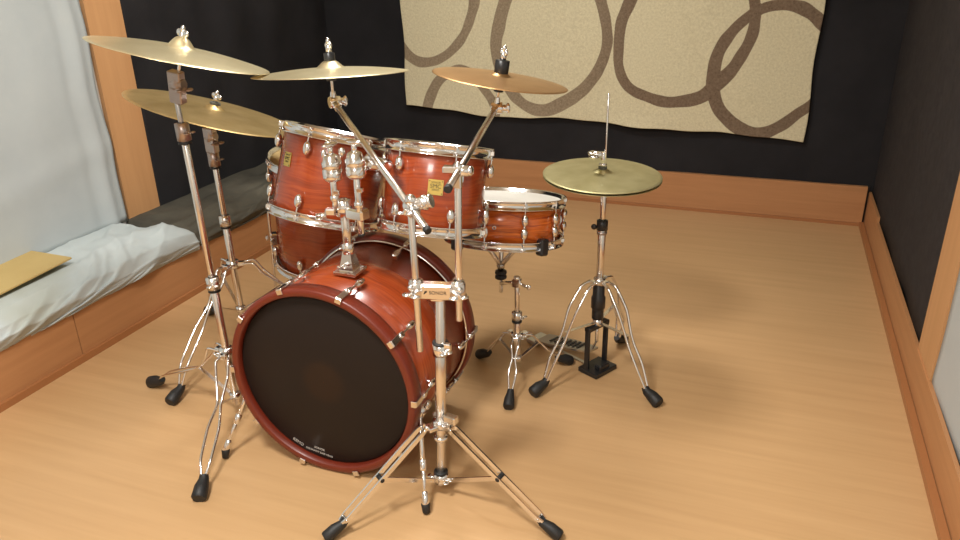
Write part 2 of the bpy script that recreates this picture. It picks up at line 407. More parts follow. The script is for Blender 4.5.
# rug with ring pattern, hung in front of the black drape
def catmull(pts, n=14, closed=True):
    out = []; m = len(pts)
    for i in range(m if closed else m - 1):
        p = [V(pts[(i + k) % m]) if closed else V(pts[min(max(i + k, 0), m - 1)]) for k in (-1, 0, 1, 2)]
        for j in range(n):
            t = j / n
            out.append(.5 * ((2 * p[1]) + (p[2] - p[0]) * t + (2 * p[0] - 5 * p[1] + 4 * p[2] - p[3]) * t * t + (3 * p[1] - p[0] - 3 * p[2] + p[3]) * t ** 3))
    if not closed: out.append(V(pts[-1]))
    return out
def oval(cx, cz, a, b, rot=0, k=0):
    return [(cx + a * math.cos(t) * math.cos(rot) - b * math.sin(t) * math.sin(rot), cz + a * math.cos(t) * math.sin(rot) + b * math.sin(t) * math.cos(rot)) for t in [i * 2 * PI / 14 + k for i in range(14)]]
RINGS = [
    ([(-1.472, .906), (-1.447, 1.014), (-1.411, 1.12), (-1.352, 1.223), (-1.245, 1.283), (-1.096, 1.292), (-.976, 1.246), (-.897, 1.162), (-.854, 1.031), (-.833, .918), (-.85, .824), (-.891, .737), (-.961, .647), (-1.051, .582), (-1.149, .532), (-1.232, .522), (-1.317, .558), (-1.384, .618), (-1.438, .718), (-1.467, .807)], .066),
    ([(-1.907, .512), (-1.876, .597), (-1.827, .67), (-1.768, .713), (-1.685, .739), (-1.61, .701), (-1.55, .634), (-1.501, .567), (-1.477, .48), (-1.517, .358), (-1.68, .256), (-1.844, .307), (-1.905, .415)], .060),
    ([(-.721, 1.122), (-.762, 1.012), (-.772, .894), (-.766, .789), (-.729, .7), (-.666, .648), (-.583, .62), (-.491, .602), (-.387, .618), (-.312, .642), (-.247, .707), (-.184, .776), (-.138, .853), (-.108, .932), (-.094, 1.02), (-.105, 1.114), (-.151, 1.226), (-.257, 1.333), (-.393, 1.367), (-.537, 1.337), (-.656, 1.244)], .064),
    ([(.2, 1.032), (.121, 1.083), (.05, 1.101), (-.033, 1.096), (-.104, 1.062), (-.165, 1.009), (-.216, .945), (-.253, .87), (-.269, .779), (-.265, .686), (-.242, .609), (-.201, .552), (-.145, .502), (-.07, .469), (.01, .463), (.085, .499), (.154, .561), (.225, .63), (.292, .748), (.31, .869), (.269, .963)], .060),
    ([(-2.052, .849), (-1.997, .793), (-1.92, .772), (-1.842, .785), (-1.757, .833), (-1.679, .913), (-1.627, 1.012), (-1.6, 1.12), (-1.62, 1.251), (-1.707, 1.355), (-1.856, 1.383), (-2.016, 1.307), (-2.11, 1.146), (-2.104, .951)], .058)]
RY = BW - .05
def build_rug():
    x0, x1, z0, z1 = -2.050, .212, 0, 1.86; nu, nv = 460, 280
    vs = []; ring = []
    import bisect
    samples = [([(p.x, p.y) for p in catmull([(a, b) for a, b in r])], w) for r, w in RINGS]
    for j in range(nv + 1):
        for i in range(nu + 1):
            u, v = i / nu, j / nv
            x = x0 + u * (x1 - x0); lo = .512 - .078 * u - .018 * math.exp(-((u - .22) / .12) ** 2) + .006 * math.sin(u * 17) + .003 * math.sin(u * 47 + 1)
            x += .006 * math.sin(v * 17) * (1 if u > .5 else -1) * abs(u - .5) * 2 + (.04 * v * (u > .5) * (u - .5) * 2 - .03 * v * u) * 0
            z = lo + v * (z1 - lo)
            y = RY + .006 * math.sin(x * 5 + z * 2) + .004 * N(x, z, 2, 3) - .012 * math.exp(-v * 30) * (.5 + .5 * math.sin(u * 23))
            vs.append((x, y, z))
            best = 0
            if z < 1.5:
                for pts, w in samples:
                    d = min((x - a) ** 2 + (z - b) ** 2 for a, b in pts[::2]) ** .5
                    ww = w / 2 * (1 + .14 * math.sin(x * 7 + z * 5)) + .006 * N(x * 12, z * 12, 3)
                    best = max(best, min(1, max(0, .5 - (d - ww) / .02)))
            ring.append(best)
    fs = [[j * (nu + 1) + i, j * (nu + 1) + i + 1, (j + 1) * (nu + 1) + i + 1, (j + 1) * (nu + 1) + i] for j in range(nv) for i in range(nu)]
    b = MB(); b.add(vs, fs); o = b.build('patterned_rug', M['rug'])
    at = o.data.attributes.new('ring', 'FLOAT', 'POINT'); at.data.foreach_set('value', ring)
    s = o.modifiers.new('s', 'SOLIDIFY'); s.thickness = .010; s.offset = 0
    return tag(o, 'beige rug with overlapping brown rings hung on the back wall', 'rug')
build_rug()

# ------------------------------------------------------------------ drums (own frame: z up the axis, -y toward the room's front, x to the right)
def drum_frame(n, toward=(.50, -.86, 0)):
    n = V(n).normalized(); f = V(toward); f = (f - n * f.dot(n)).normalized(); rt = n.cross(f)
    return basis(rt, -f, n)
def pdir(deg): a = math.radians(deg); return V((math.sin(a), -math.cos(a), 0))
def flange(R, zt, up=1):
    """triple-flanged hoop cross-section; zt = bearing edge, up=+1 top hoop, -1 bottom hoop"""
    P = [(R + .001, .006), (R + .006, .008), (R + .007, .019), (R + .015, .021), (R + .0155, .019), (R + .009, .017), (R + .0085, -.004), (R + .016, -.006), (R + .016, -.009), (R + .006, -.008), (R + .006, .002), (R + .001, .003)]
    return [(r, zt + up * z) for r, z in P]
def lug_oval(b, R, deg, z, half=.0215, w=.0125, proud=.012):
    d = pdir(deg); b.ball(d * (R + proud) + V((0, 0, z)), (w * .9, w, half), z=(0, 0, 1), x=d)
    b.cyl(d * (R - .001) + V((0, 0, z)), d * (R + proud) + V((0, 0, z)), .006, 10)
def rod(b, R, deg, z0, z1):
    d = pdir(deg); s = 1 if z1 > z0 else -1
    b.cyl(d * (R + .0125) + V((0, 0, z0)), d * (R + .0125) + V((0, 0, z1)), .0026, 8)
    b.cyl(d * (R + .0125) + V((0, 0, z1)), d * (R + .0125) + V((0, 0, z1 + s * .007)), .0042, 6)
    b.box(d * (R + .0125) + V((0, 0, z1 - s * .004)), (.012, .010, .012), x=d)
def tom(name, top, n, R, h, degs, label, badge=None, headm='white_head', lughalf=.021, dz=.042, extra=None):
    n = V(n).normalized(); fr = drum_frame(n)
    r = root(name, V(top) - n * h, label, 'drum', fr)
    MB().lathe([(R - .006, .001), (R - .002, 0), (R, .003), (R, h - .003), (R - .002, h), (R - .006, h - .001)], seg=96).build('shell', M['drum'], r)
    MB().lathe(flange(R, h, 1), seg=96, closed=True).build('top_hoop', M['chrome'], r)
    MB().lathe(flange(R, 0, -1), seg=96, closed=True).build('bottom_hoop', M['chrome'], r)
    MB().lathe([(.0005, h + .0035), (R - .010, h + .0035), (R - .001, h + .003), (R + .004, h + .001), (R + .0045, h - .004)], seg=96).build('drum_head', M[headm], r)
    MB().lathe([(.0005, -.0035), (R - .010, -.0035), (R + .004, -.001), (R + .0045, .004)], seg=96).build('drum_head', M['white_head'], r)
    for dg in degs:
        for zl, zr in ((h - dz, h + .012), (dz, -.012)):
            b = MB(); lug_oval(b, R, dg, zl, lughalf); lo = b.build('lug', M['chrome'], r)
            b = MB(); rod(b, R, dg, zl, zr); b.build('tension_rod', M['chrome'], lo)
    if badge:
        dg, z, w, hh = badge; d = pdir(dg); t = V((0, 0, 1)).cross(d)
        b = MB(); b.box(d * (R + .0012) + V((0, 0, z)), (w, hh, .0016), x=t, z=d); bo = b.build('badge', M['brass'], r); bo['label'] = 'small square brass badge'
        for s1 in (-1, 1):
            for s2 in (-1, 1): sub(MB().cyl(d * (R + .0018) + t * (s1 * w * .42) + V((0, 0, z + s2 * hh * .40)), d * (R + .0034) + t * (s1 * w * .42) + V((0, 0, z + s2 * hh * .40)), .0016, 8), 'badge_pin', M['ink'], bo)
        bs = basis(t, V((0, 0, 1)), d)
        for s_, sz, zo in (('SONOR', .0075, .31), ('SMC', .016, .06), ('SERIES', .0075, -.17)):
            text('badge_text', s_, sz * w / .042, Matrix.Translation(d * (R + .0024) + V((0, 0, z + zo * hh))) @ bs, M['ink'], bo)
    return r
n1 = V((.135, .307, 1)).normalized(); n2 = V((.041, .262, 1)).normalized()
T1 = tom('tom_drum', (-1.236, 2.030, .858), n1, .163, .241, (-90, -30, 30, 90, 150, 210), 'reddish orange rack tom on the left, tilted back, with its badge near the left side', (-57, .153, .034, .042))
T2 = tom('tom_drum', (-.875, 1.985, .853), n2, .146, .214, (-50, 10, 68, 130, 190, 250), 'orange rack tom on the right, beside the white-topped snare, square gold badge in front', (-8, .118, .042, .042))
# suspension bracket across the front of the right tom under its top hoop
b = MB(); d = pdir(16)
b.box(d * .160 + V((0, 0, .175)), (.050, .010, .016), x=V((0, 0, 1)).cross(d), ch=.2)
b.box(d * .153 + V((.0, 0, .155)), (.026, .006, .034), x=V((0, 0, 1)).cross(d), ch=.2)
b.build('suspension_bracket', M['chrome'], T2)

SNn = V((-.006, .195, 1)).normalized()
def snare():
    R, h = .193, .122; r = root('snare_drum', V((-.798, 2.361, .593)) - SNn * h, 'shallow orange snare drum with white coated head, on its own low stand', 'drum', drum_frame(SNn))
    MB().lathe([(R - .006, .001), (R, .003), (R, h - .003), (R - .006, h - .001)], seg=96).build('shell', M['snare_wood'], r)
    MB().lathe(flange(R, h, 1), seg=96, closed=True).build('top_hoop', M['chrome'], r)
    MB().lathe(flange(R, 0, -1), seg=96, closed=True).build('bottom_hoop', M['chrome'], r)
    MB().lathe([(.0005, h + .010), (R - .010, h + .010), (R - .001, h + .009), (R + .004, h + .004), (R + .0045, h - .004)], seg=96).build('drum_head', M['white_head'], r)['label'] = 'white coated batter head'
    MB().lathe([(.0005, -.0035), (R - .010, -.0035), (R + .004, -.001), (R + .0045, .004)], seg=96).build('drum_head', M['white_head'], r)
    for k in range(10):
        dg = 6 + 36 * k
        b = MB()
        for z in (h * .5 + .021, h * .5 - .021): lug_oval(b, R, dg, z, .020, .0125)
        d = pdir(dg); b.cyl(d * (R + .010) + V((0, 0, h * .5 - .03)), d * (R + .010) + V((0, 0, h * .5 + .03)), .0045, 8)
        lo = b.build('lug', M['chrome'], r)
        b = MB(); rod(b, R, dg, h * .5 + .03, h + .013); b.build('tension_rod', M['chrome'], lo)
        b = MB(); rod(b, R, dg, h * .5 - .03, -.013); b.build('tension_rod', M['chrome'], lo)
    b = MB(); d = pdir(-22); b.lathe([(.006, 0), (.0075, .002), (.004, .003), (.004, .001)], d * (R - .001) + V((0, 0, .055)), d, 14, closed=True); b.build('vent_grommet', M['chrome'], r)
    # throw-off on the right side
    b = MB(); d = pdir(100); t = V((0, 0, 1)).cross(d)
    b.box(d * (R + .016) + V((0, 0, .055)), (.03, .07, .022), x=t, z=d, ch=.25); b.box(d * (R + .034) + V((0, 0, .075)), (.014, .05, .008), x=t, z=d, ch=.3)
    b.build('strainer', M['chrome'], r)
snare()

def floor_tom():
    n = V((.070, -.03, 1)).normalized(); R, h = .204, .400
    top = V((-1.503, 2.378, .684)); r = tom('floor_tom', top, n, R, h, [-32 + 45 * k for k in range(8)], 'large floor tom on legs, standing behind the left rack tom', None, 'ft_head', .020, .050)
    fr = r.matrix_world.copy(); inv = Matrix.Identity(4)
    base = top - n * h; bx = drum_frame(n); tw = lambda p: (bx.inverted() @ (V(p) - base))
    for dg in (-80, 40, 160):
        d = pdir(dg)
        b = MB(); b.box(d * (R + .012) + V((0, 0, 0.100)), (.032, .046, .026), x=V((0, 0, 1)).cross(d), z=d, ch=.3)
        b.cyl(d * (R + .02) + V((0, 0, 0.100)) - V((0, 0, 1)).cross(d) * .028, d * (R + .02) + V((0, 0, 0.100)) + V((0, 0, 1)).cross(d) * .028, .008, 12)
        b.ball(d * (R + .038) + V((0, 0, .105)), (.006, .013, .011)); b.build('leg_bracket', M['chrome'], r)
        # leg: rises beside the shell, falls to the floor
        P = bx @ (d * (R + .024) + V((0, 0, .235))) + base; Q = bx @ (d * (R + .024) + V((0, 0, .06))) + base
        D = (Q - P).normalized(); E = Q + D * ((Q.z - .12) / -D.z); F = V((E.x, E.y, 0)) + (bx @ d) * .03; F.z = .02
        lg = MB().tube([tw(P), tw(Q), tw(E), tw(F)], .0052, 10).build('leg', M['chrome'], r)
        MB().cyl(tw((F.x, F.y, .002)), tw((F.x, F.y, .034)), .013, 14, .009).build('rubber_foot', M['rubber'], lg)
M['ft_head'] = mat('amber_drum_head', (.50, .36, .16), .4)[0]  # orange reflection on the floor tom head put into its base colour
floor_tom()

# ------------------------------------------------------------------ bass drum (own frame: x right, y up, z toward the viewer's side)
def bass():
    BX, FY, RYY, CZ = -1.060, 1.522, 1.975, .2915; mid = (FY + RYY) / 2; hl = (RYY - FY) / 2
    bs = basis(V((1, 0, 0)), V((0, 0, 1)), V((0, -1, 0)))
    r = root('bass_drum', V((BX, mid, 0)), 'large orange bass drum lying on its side with a black front head', 'drum', bs)
    r.rotation_euler.rotate_axis('X', 0)
    O = V((0, CZ, 0)); Z = (0, 0, 1); R = .272
    lat = lambda prof, **k: MB().lathe(prof, O, Z, 144, xh=(1, 0, 0), **k)
    lat([(R - .008, -hl + .030), (R, -hl + .028), (R, hl - .028), (R - .008, hl - .030)]).build('shell', M['drum'], r)
    hp = lambda z0, z1: [(.266, z0), (.268, z1 - .003), (.272, z1), (.286, z1), (.290, z1 - .004), (.290, z0 + .003), (.287, z0)]
    fh = lat(hp(hl - .045, hl), closed=True).build('front_hoop', M['hoop_wood'], r)
    rh = lat([(a, -q) for a, q in hp(hl - .045, hl)], closed=True).build('rear_hoop', M['hoop_wood'], r)
    for s in (1, -1):
        ring = lat([(.2735, s * (hl - .046)), (.281, s * (hl - .046)), (.2815, s * (hl - .050)), (.2735, s * (hl - .052))], closed=True)
        ring.build('head_rim', M['satin'], r)
    lat([(.0005, hl - .019), (.262, hl - .019), (.267, hl - .022), (.268, hl - .03)]).build('drum_head', M['black_head'], r)['label'] = 'black front head with faint round patch'
    lat([(.0005, -hl + .020), (.266, -hl + .020), (.268, -hl + .03)]).build('drum_head', M['white_head'], r)
    hd = [o for o in r.children if o.name.startswith('drum_head')][0]
    zt = hl - .0186
    for s_, sz, a, rr_, sp in (('REMO', .014, -116, .250, 0), ('SONOR', .010, -99.5, .236, 0), ('RESONANT BASS HEAD', .0085, -99.5, .249, 0)):
        t = math.radians(a); p = O + V((math.cos(t) * rr_, math.sin(t) * rr_, zt)); x = V((-math.sin(t), math.cos(t), 0)); y = V((-math.cos(t), -math.sin(t), 0))
        text('head_text', s_, sz, Matrix.Translation(p) @ basis(x, y, V((0, 0, 1))), M['white_ink'], hd)
    for k in range(10):
        a = math.radians(18 + 36 * k - 18 + 0); a = math.radians(36 * k)
        d = V((math.cos(a), math.sin(a), 0)); t = V((-math.sin(a), math.cos(a), 0))
        for s in (1, -1):
            b = MB()   # claw hooks over the hoop
            b.box(O + d * .287 + V((0, 0, s * (hl + .003))), (.018, .014, .004), x=t, z=(0, 0, 1), ch=.25)
            b.box(O + d * .294 + V((0, 0, s * (hl - .020))), (.017, .005, .046), x=t, z=(0, 0, 1), ch=.25)
            b.box(O + d * .292 + V((0, 0, s * (hl - .050))), (.016, .014, .016), x=t, z=(0, 0, 1), ch=.25)
            c = b.build('claw', M['satin'], r)
            b = MB(); b.cyl(O + d * .294 + V((0, 0, s * (hl - .034))), O + d * .292 + V((0, 0, s * (hl - .125))), .0034, 10)
            b.cyl(O + d * .2935 + V((0, 0, s * (hl - .036))), O + d * .2935 + V((0, 0, s * (hl - .064))), .0062, 12)
            b.build('tension_rod', M['chrome'], c)
            b = MB(); b.ball(O + d * .289 + V((0, 0, s * (hl - .115))), (.010, .010, .024), z=(0, 0, 1), x=d); b.cyl(O + d * .270 + V((0, 0, s * (hl - .115))), O + d * .288 + V((0, 0, s * (hl - .115))), .007, 12)
            b.build('lug', M['chrome'], r)
    # spurs
    w2l = lambda x, y, z: V((x - BX, z, -(y - mid)))
    for (sx, sy, sz, fx, fy, lab) in ((-.802, 1.605, .225, -.722, 1.452, 'R'), (-1.318, 1.61, .235, -1.392, 1.476, 'L')):
        A, Bq = w2l(sx, sy, sz), w2l(fx, fy, .022); D = (Bq - A).normalized()
        dr = (A - O); dr.z = 0; dr.normalize()
        b = MB(); b.box(A - dr * .008, (.05, .07, .018), x=(0, 0, 1), z=dr, ch=.3); b.cyl(A - V((0, 0, .03)) + dr * .012, A + V((0, 0, .03)) + dr * .012, .017, 18); b.ball(A + dr * .03 + V((0, .018, .0)), (.007, .014, .009))
        b.ball(A + V((0, 0, .032)) + dr * .012, .012)
        b.build('spur_bracket', M['chrome'], r)
        b = MB(); A2 = A + dr * .014 + V((0, 0, .022))
        P = lambda t: A2.lerp(Bq, t)
        b.cyl(P(0), P(.55), .0068, 14); b.cyl(P(.5), P(.62), .0095, 14); b.cyl(P(.6), P(.86), .0055, 12); b.cyl(P(.84), P(.99), .0085, 14, .011)
        sp = b.build('spur', M['chrome'], r)
        MB().cyl(P(.96), w2l(fx + .002, fy - .002, .004), .0125, 14, .010).build('rubber_tip', M['rubber'], sp)
    return r
bass()

# ------------------------------------------------------------------ tom holder on the bass shell
def wing(b, c, ax, up, s=1.):
    c, ax, up = V(c), V(ax).normalized(), V(up).normalized(); sd = ax.cross(up).normalized()
    b.cyl(c, c + ax * .012 * s, .006 * s, 12)
    for q in (-1, 1): b.ball(c + ax * .013 * s + sd * (q * .011 * s) , (.0035 * s, .010 * s, .008 * s), z=(ax + sd * q * .5), x=up)
def holder():
    cx, cy = -1.030, 1.690
    r = root('tom_holder', (cx, cy, .571), 'chrome double tom holder bolted on top of the bass drum', 'tom holder')
    b = MB(); b.box((cx, cy, .5745), (.070, .070, .009), ch=.3); b.lathe([(.034, .004), (.030, .010), (.019, .052), (.017, .060), (.015, .062)], (cx, cy, .572), (0, 0, 1), 4, xh=(1, 1, 0), smooth=False, capt=True)
    b.cyl((cx, cy, .625), (cx, cy, .655), .0165, 20); b.cyl((cx, cy - .015, .60), (cx, cy - .034, .60), .006, 10); wing(b, (cx, cy - .03, .60), (0, -1, 0), (0, 0, 1), .8)
    b.build('base_plate', M['chrome'], r)
    MB().lathe([(.011, 0), (.0125, 0), (.0125, .182), (.0105, .182), (.0105, .12)], (cx, cy, .60), (0, 0, 1), 24).build('post', M['satin'], r)
    b = MB(); b.lathe([(.013, 0), (.021, .002), (.021, .046), (.013, .048)], (cx, cy - .002, .735), (0, 0, 1), 28)
    b.box((cx + .050, cy - .018, .752), (.062, .036, .032), x=(1, -.25, 0), ch=.35); b.box((cx - .030, cy - .02, .750), (.030, .022, .020), x=(1, .3, 0), ch=.4)
    wing(b, (cx - .04, cy - .03, .742), (-.9, -.5, -.1), (0, 0, 1), 1.4); b.build('clamp_block', M['chrome'], r)
    # two rods with ball clamps
    for i, (x, y, z0, z1) in enumerate(((-1.040, 1.665, .765, .866), (-.9665, 1.660, .70, .880))):
        b = MB(); b.cyl((x, y, z0), (x, y, z1), .0092, 18); b.cyl((x, y, z0 + (.02 if i == 0 else .075)), (x, y, z0 + (.034 if i == 0 else .09)), .0125, 18)
        b.box((x + .012, y - .008, z1 - .055), (.018, .012, .012), ch=.4)
        rd = b.build('rod', M['chrome'], r)
        if i: sub(MB().cyl((x, y, z0 - .006), (x, y, z0 + .003), .0096, 14), 'end_cap', M['rubber'], rd, (cx, cy, .571))
        b = MB(); b.lathe([(.010, -.016), (.020, -.013), (.0255, -.006), (.0262, -.002), (.0262, .016), (.0238, .0175), (.0238, .0205), (.0262, .022), (.0262, .036), (.0225, .040), (.0190, .052), (.009, .058), (.0005, .059)], (x, y, z1 - .012), (0, 0, 1), 28)
        top = V((x, y, z1 + .045)); b.cyl(top, top + V((0, 0, .018)), .007, 14); b.ball(top + V((.0, 0, .024)), (.026, .011, .007), x=(1, -.2, 0) if i else (.3, .9, 0))
        if not i: b.ball(top + V((.026, .012, .004)), (.010, .008, .013)); b.ball(top + V((-.004, 0, .026)), (.010, .008, .010)); b.ball(top + V((-.020, 0, -.002)), (.007, .008, .013))
        b.build('ball_clamp', M['chrome'], r)
    b = MB(); b.cyl((-.9665, 1.66, .893), (-.950, 1.735, .876), .013, 18); b.cyl((-.952, 1.70, .886), (-.935, 1.775, .858), .0190, 24); b.cyl((-.937, 1.765, .862), (-.956, 1.868, .832), .0085, 14)
    b.box((-.957, 1.868, .828), (.034, .010, .045), x=(1, -.7, 0), ch=.25); b.build('tom_arm', M['chrome'], r)
    b = MB(); b.cyl((-1.040, 1.665, .885), (-1.075, 1.74, .868), .011, 18); b.cyl((-1.07, 1.73, .868), (-1.146, 1.878, .825), .0085, 14); b.box((-1.150, 1.880, .822), (.040, .012, .05), x=(1, -.5, 0), ch=.25)
    b.build('tom_arm', M['chrome'], r)
holder()

# ------------------------------------------------------------------ cymbals
def cym_profile(R, bell=.13, rise=.020, bow=.012, t=.0011, flat=False):
    P = [(.006, bow + rise)]
    rb = R * bell
    for i in range(1, 9):
        a = i / 8; P.append((.006 + (rb * 1.25 - .006) * a, bow + rise * (.5 + .5 * math.cos(PI * a ** 1.25)) * .93))
    for i in range(1, 13):
        a = i / 12; r_ = rb * 1.25 + (R - rb * 1.25) * a; P.append((r_, bow * (1 - a ** 1.7) - .0 + (.0005)))
    under = [(r_, z - t * (1.3 if r_ < R * .9 else 1)) for r_, z in P[::-1]]
    return P + [(R + .0004, P[-1][1] - t * .5)] + under
def cymbal(name, C, n, R, m, label, rise=.022, bow=.014, bell=.14, off=None):
    x, y, z = frame(n); o = MB().lathe(cym_profile(R, bell, rise, bow), seg=144, closed=True).build(name, M[m])
    o.matrix_world = Matrix.Translation(V(C)) @ basis(x, y, z); return tag(o, label, 'cymbal')
C1, N1, R1 = V((-1.473, 1.668, 1.148)), V((.190, .185, 1)).normalized(), .231
C2, N2, R2 = V((-1.721, 2.059, .905)), V((.247, .213, 1)).normalized(), .280
C3, N3, R3 = V((-1.144, 1.875, 1.080)), V((-.050, .080, 1)).normalized(), .217
C4, N4, R4 = V((-.697, 2.024, 1.056)), V((.140, .076, 1)).normalized(), .190
CH, NH, RH = V((-.462, 2.339, .716)), V((.030, -.020, 1)).normalized(), .190
cymbal('crash_cymbal', C1, N1, R1, 'crash', 'bright bronze crash cymbal highest at upper left, in front of the wooden upright', rise=.030, bow=.020)
cymbal('ride_cymbal', C2, N2, R2, 'ride', 'large dull gold ride cymbal hanging just below the highest left cymbal', rise=.018, bow=.014, bell=.11)
cymbal('crash_cymbal', C3, N3, R3, 'crash', 'pale bronze crash cymbal above the left rack tom, seen nearly edge-on', rise=.022, bow=.016, bell=.165)
cymbal('crash_cymbal', C4, N4, R4, 'copper', 'small coppery crash cymbal above the right rack tom, in front of the rug', rise=.012, bow=.012)
cymbal('hi_hat_cymbal', CH, NH, RH, 'hat', 'tarnished top hi-hat cymbal on the stand at right', rise=.012, bow=.010)
hb = cymbal('hi_hat_cymbal', CH - V((0, 0, .008)), -NH, RH * .995, 'hat', 'bottom hi-hat cymbal, facing up beneath the tarnished top one', rise=.012, bow=.010)

def seat(r, C, n, m='chrome', felt='felt', wingm='chrome', h=.02, wl=1., fr=.0165, fh=.020):
    """felts, sleeve and wing nut on the tilter's stem"""
    C, n = V(C), V(n)
    st = MB().cyl(C - n * .075, C + n * (h + fh + .035), .0042, 12).build('stem', M['chrome'], r)
    o = tuple(r.location)
    b = MB(); b.cyl(C + n * (h + .0005), C + n * (h + fh), fr, 20)
    f = b.build('felt_washer', M[felt], r)
    b = MB(); b.cyl(C + n * (h - .045), C + n * (h - .030), .0135, 18); b.build('felt_washer', M[felt], r)
    h += fh - .020
    b = MB(); b.cyl(C + n * (h + .020), C + n * (h + .040), .0085, 14)
    x, y, z = frame(n, (1, -.4, 0))
    for q in (-1, 1): b.ball(C + n * (h + .040) + x * (q * .012 * wl), (.011 * wl, .0055, .010), z=n, x=x + n * q * .7)
    b.ball(C + n * (h + .05), (.0062, .0062, .010), z=n); b.build('wing_nut', M[wingm], r)

def foot(p, d, leg, L=.050, r=.015, world=(0, 0, 0)):
    """rubber foot at the end of a leg; p = floor point, d = horizontal direction outward"""
    p = V(p); d = V(d).normalized(); a = p - d * L * .62 + V((0, 0, .034)); c = p + d * L * .25 + V((0, 0, .0125))
    b = MB(); h = r * .92; c.z = h * .8; b.tube([a - d * .010 + V((0, 0, .012)), a, a.lerp(c, .5) + V((0, 0, .002)), c - V((0, 0, .001)), c + d * .006 - V((0, 0, .003))], [r * .50, r * .62, r * .84, h * .98, h * .80], 14)
    return sub(b, 'rubber_foot', M['rubber'], leg, world)
def strut_leg(r, base, ang, Rf, prof, wl, rad, m='chrome', fl=.050, fr=.016):
    """double-rod leg: prof = [(radius, height, half_gap)]"""
    t = math.radians(ang); d = V((math.cos(t), math.sin(t), 0)); sd = V((-d.y, d.x, 0)); B = V((base[0], base[1], 0))
    b = MB()
    fine = []
    for i in range(len(prof) - 1):
        for k in range(6):
            f = k / 6; f2 = f; fine.append([prof[i][q] + (prof[i + 1][q] - prof[i][q]) * f2 for q in range(3)])
    fine.append(list(prof[-1]))
    for _ in range(2): fine = [fine[0]] + [[(fine[i - 1][q] + fine[i][q] * 2 + fine[i + 1][q]) / 4 for q in range(3)] for i in range(1, len(fine) - 1)] + [fine[-1]]
    for s in (-1, 1): b.tube([B + d * p[0] + V((0, 0, p[1])) + sd * (s * p[2]) for p in fine], rad, 8)
    lg = b.build('leg', M[m], r)
    foot(B + d * Rf, d, lg, fl, fr, tuple(r.location)); return d
def hubring(b, c, ax, R, h, wingdir=None):
    c, ax = V(c), V(ax).normalized(); b.lathe([(R * .6, -h / 2), (R, -h / 2 + .002), (R, h / 2 - .002), (R * .6, h / 2)], c, ax, 24)
    if wingdir is not None: wing(b, c + V(wingdir).normalized() * R * .9, wingdir, ax, .9)

def left_stand(base, topP, C, n, zcol, zhub, legs, joints, label, kink, mt='dull', wm='chrome'):
    base = V((*base, .0)); topP = V(topP); r = root('cymbal_stand', base, label, 'cymbal stand')
    ax = (topP - base).normalized(); at = lambda z: base + ax * ((z - base.z) / ax.z)
    j1, j2 = joints
    b = MB(); b.cyl(at(zhub - .03), at(j1), .0125, 20); b.build('lower_tube', M['satin'], r)
    b = MB(); b.cyl(at(j1 - .02), at(j2), .0100, 18); b.build('middle_tube', M['satin'], r)
    b = MB(); b.cyl(at(j2 - .02), topP, .0072, 16); b.build('upper_tube', M['steel'], r)
    for z, R in ((j1, .0195), (j2, .0195)):
        b = MB(); hubring(b, at(z), ax, R, .040 if z == j1 else .052, (.6, -.8, 0) if z == j1 else (1, -.2, 0)); jn = b.build('height_joint', M['dull' if z == j2 else 'satin'], r)
        sub(MB().lathe([(R * .6, 0), (R * .98, .001), (R * .9, .007), (R * .6, .007)], at(z - (.028 if z == j1 else .034)), ax, 20), 'collar_bush', M['rubber'], jn, tuple(base))
    b = MB(); hubring(b, at(zcol), ax, .022, .030, (-.5, -.8, 0)); 
    for a in legs: 
        t = math.radians(a); b.box(at(zcol) + V((math.cos(t), math.sin(t), 0)) * .028, (.030, .020, .016), x=(math.cos(t), math.sin(t), 0), ch=.3)
    b.build('leg_collar', M['chrome'], r)
    b = MB(); hubring(b, at(zhub), ax, .018, .022)
    b.build('brace_hub', M['chrome'], r)
    for a, Rf in zip(legs, (.40, .40, .38)):
        strut_leg(r, base, a, Rf, [(.03, zcol, .012), (.07, zcol + .004, .019), (kink[0] * .6, (zcol + kink[1]) / 2 + .01, .018), (kink[0], kink[1], .004), (kink[0] + (Rf - kink[0]) * .3, kink[1] + (.04 - kink[1]) * .28, .017), (kink[0] + (Rf - kink[0]) * .7, kink[1] + (.04 - kink[1]) * .68, .015), (Rf - .040, .046, .006)], 0, .0042, fl=.060, fr=.024)
        t = math.radians(a); d = V((math.cos(t), math.sin(t), 0))
        b = MB(); b.strip([at(zhub) + d * .015, base + d * kink[0] + V((0, 0, kink[1]))], .012, .003, (-d.y, d.x, 0)); b.build('brace', M['satin'], r)
    # tilter
    P = V(C) - n * .070
    b = MB(); b.tube([topP - ax * .004, topP + ax * .03, P.lerp(topP, .4) + V((0, 0, .006)), P, P + n * .012], [.0125, .0145, .018, .015, .009], 14)
    b.box(topP.lerp(P, .62), (.040, .026, .088), z=(P - topP) * .5 + ax * .05, ch=.2)
    b.cyl(topP.lerp(P, .8) - V((.018, 0, 0)), topP.lerp(P, .8) + V((.022, 0, 0)), .015, 18); wing(b, topP.lerp(P, .5) + V((.016, -.004, -.004)), (1, -.2, .1), (0, 0, 1), 1.3)
    b.build('tilter', M[mt], r)
    seat(r, C, n, h=.026 if n == N1 else .018, wl=1.3, fr=.022 if n == N1 else .0175, fh=.012 if n == N1 else .018)
    return r
left_stand((-1.490, 1.675), (-1.512, 1.668, 1.040), C1, N1, .243, .082, (-68, 172, 52), (.478, .940), 'chrome cymbal stand nearest the ledge, front foot out beside the bass drum', (.15, .145))
left_stand((-1.745, 2.070), (-1.752, 2.060, .775), C2, N2, .352, .170, (-90.5, 29.5, 149.5), (.520, .745), 'chrome cymbal stand under the large dull gold ride cymbal', (.16, .255))

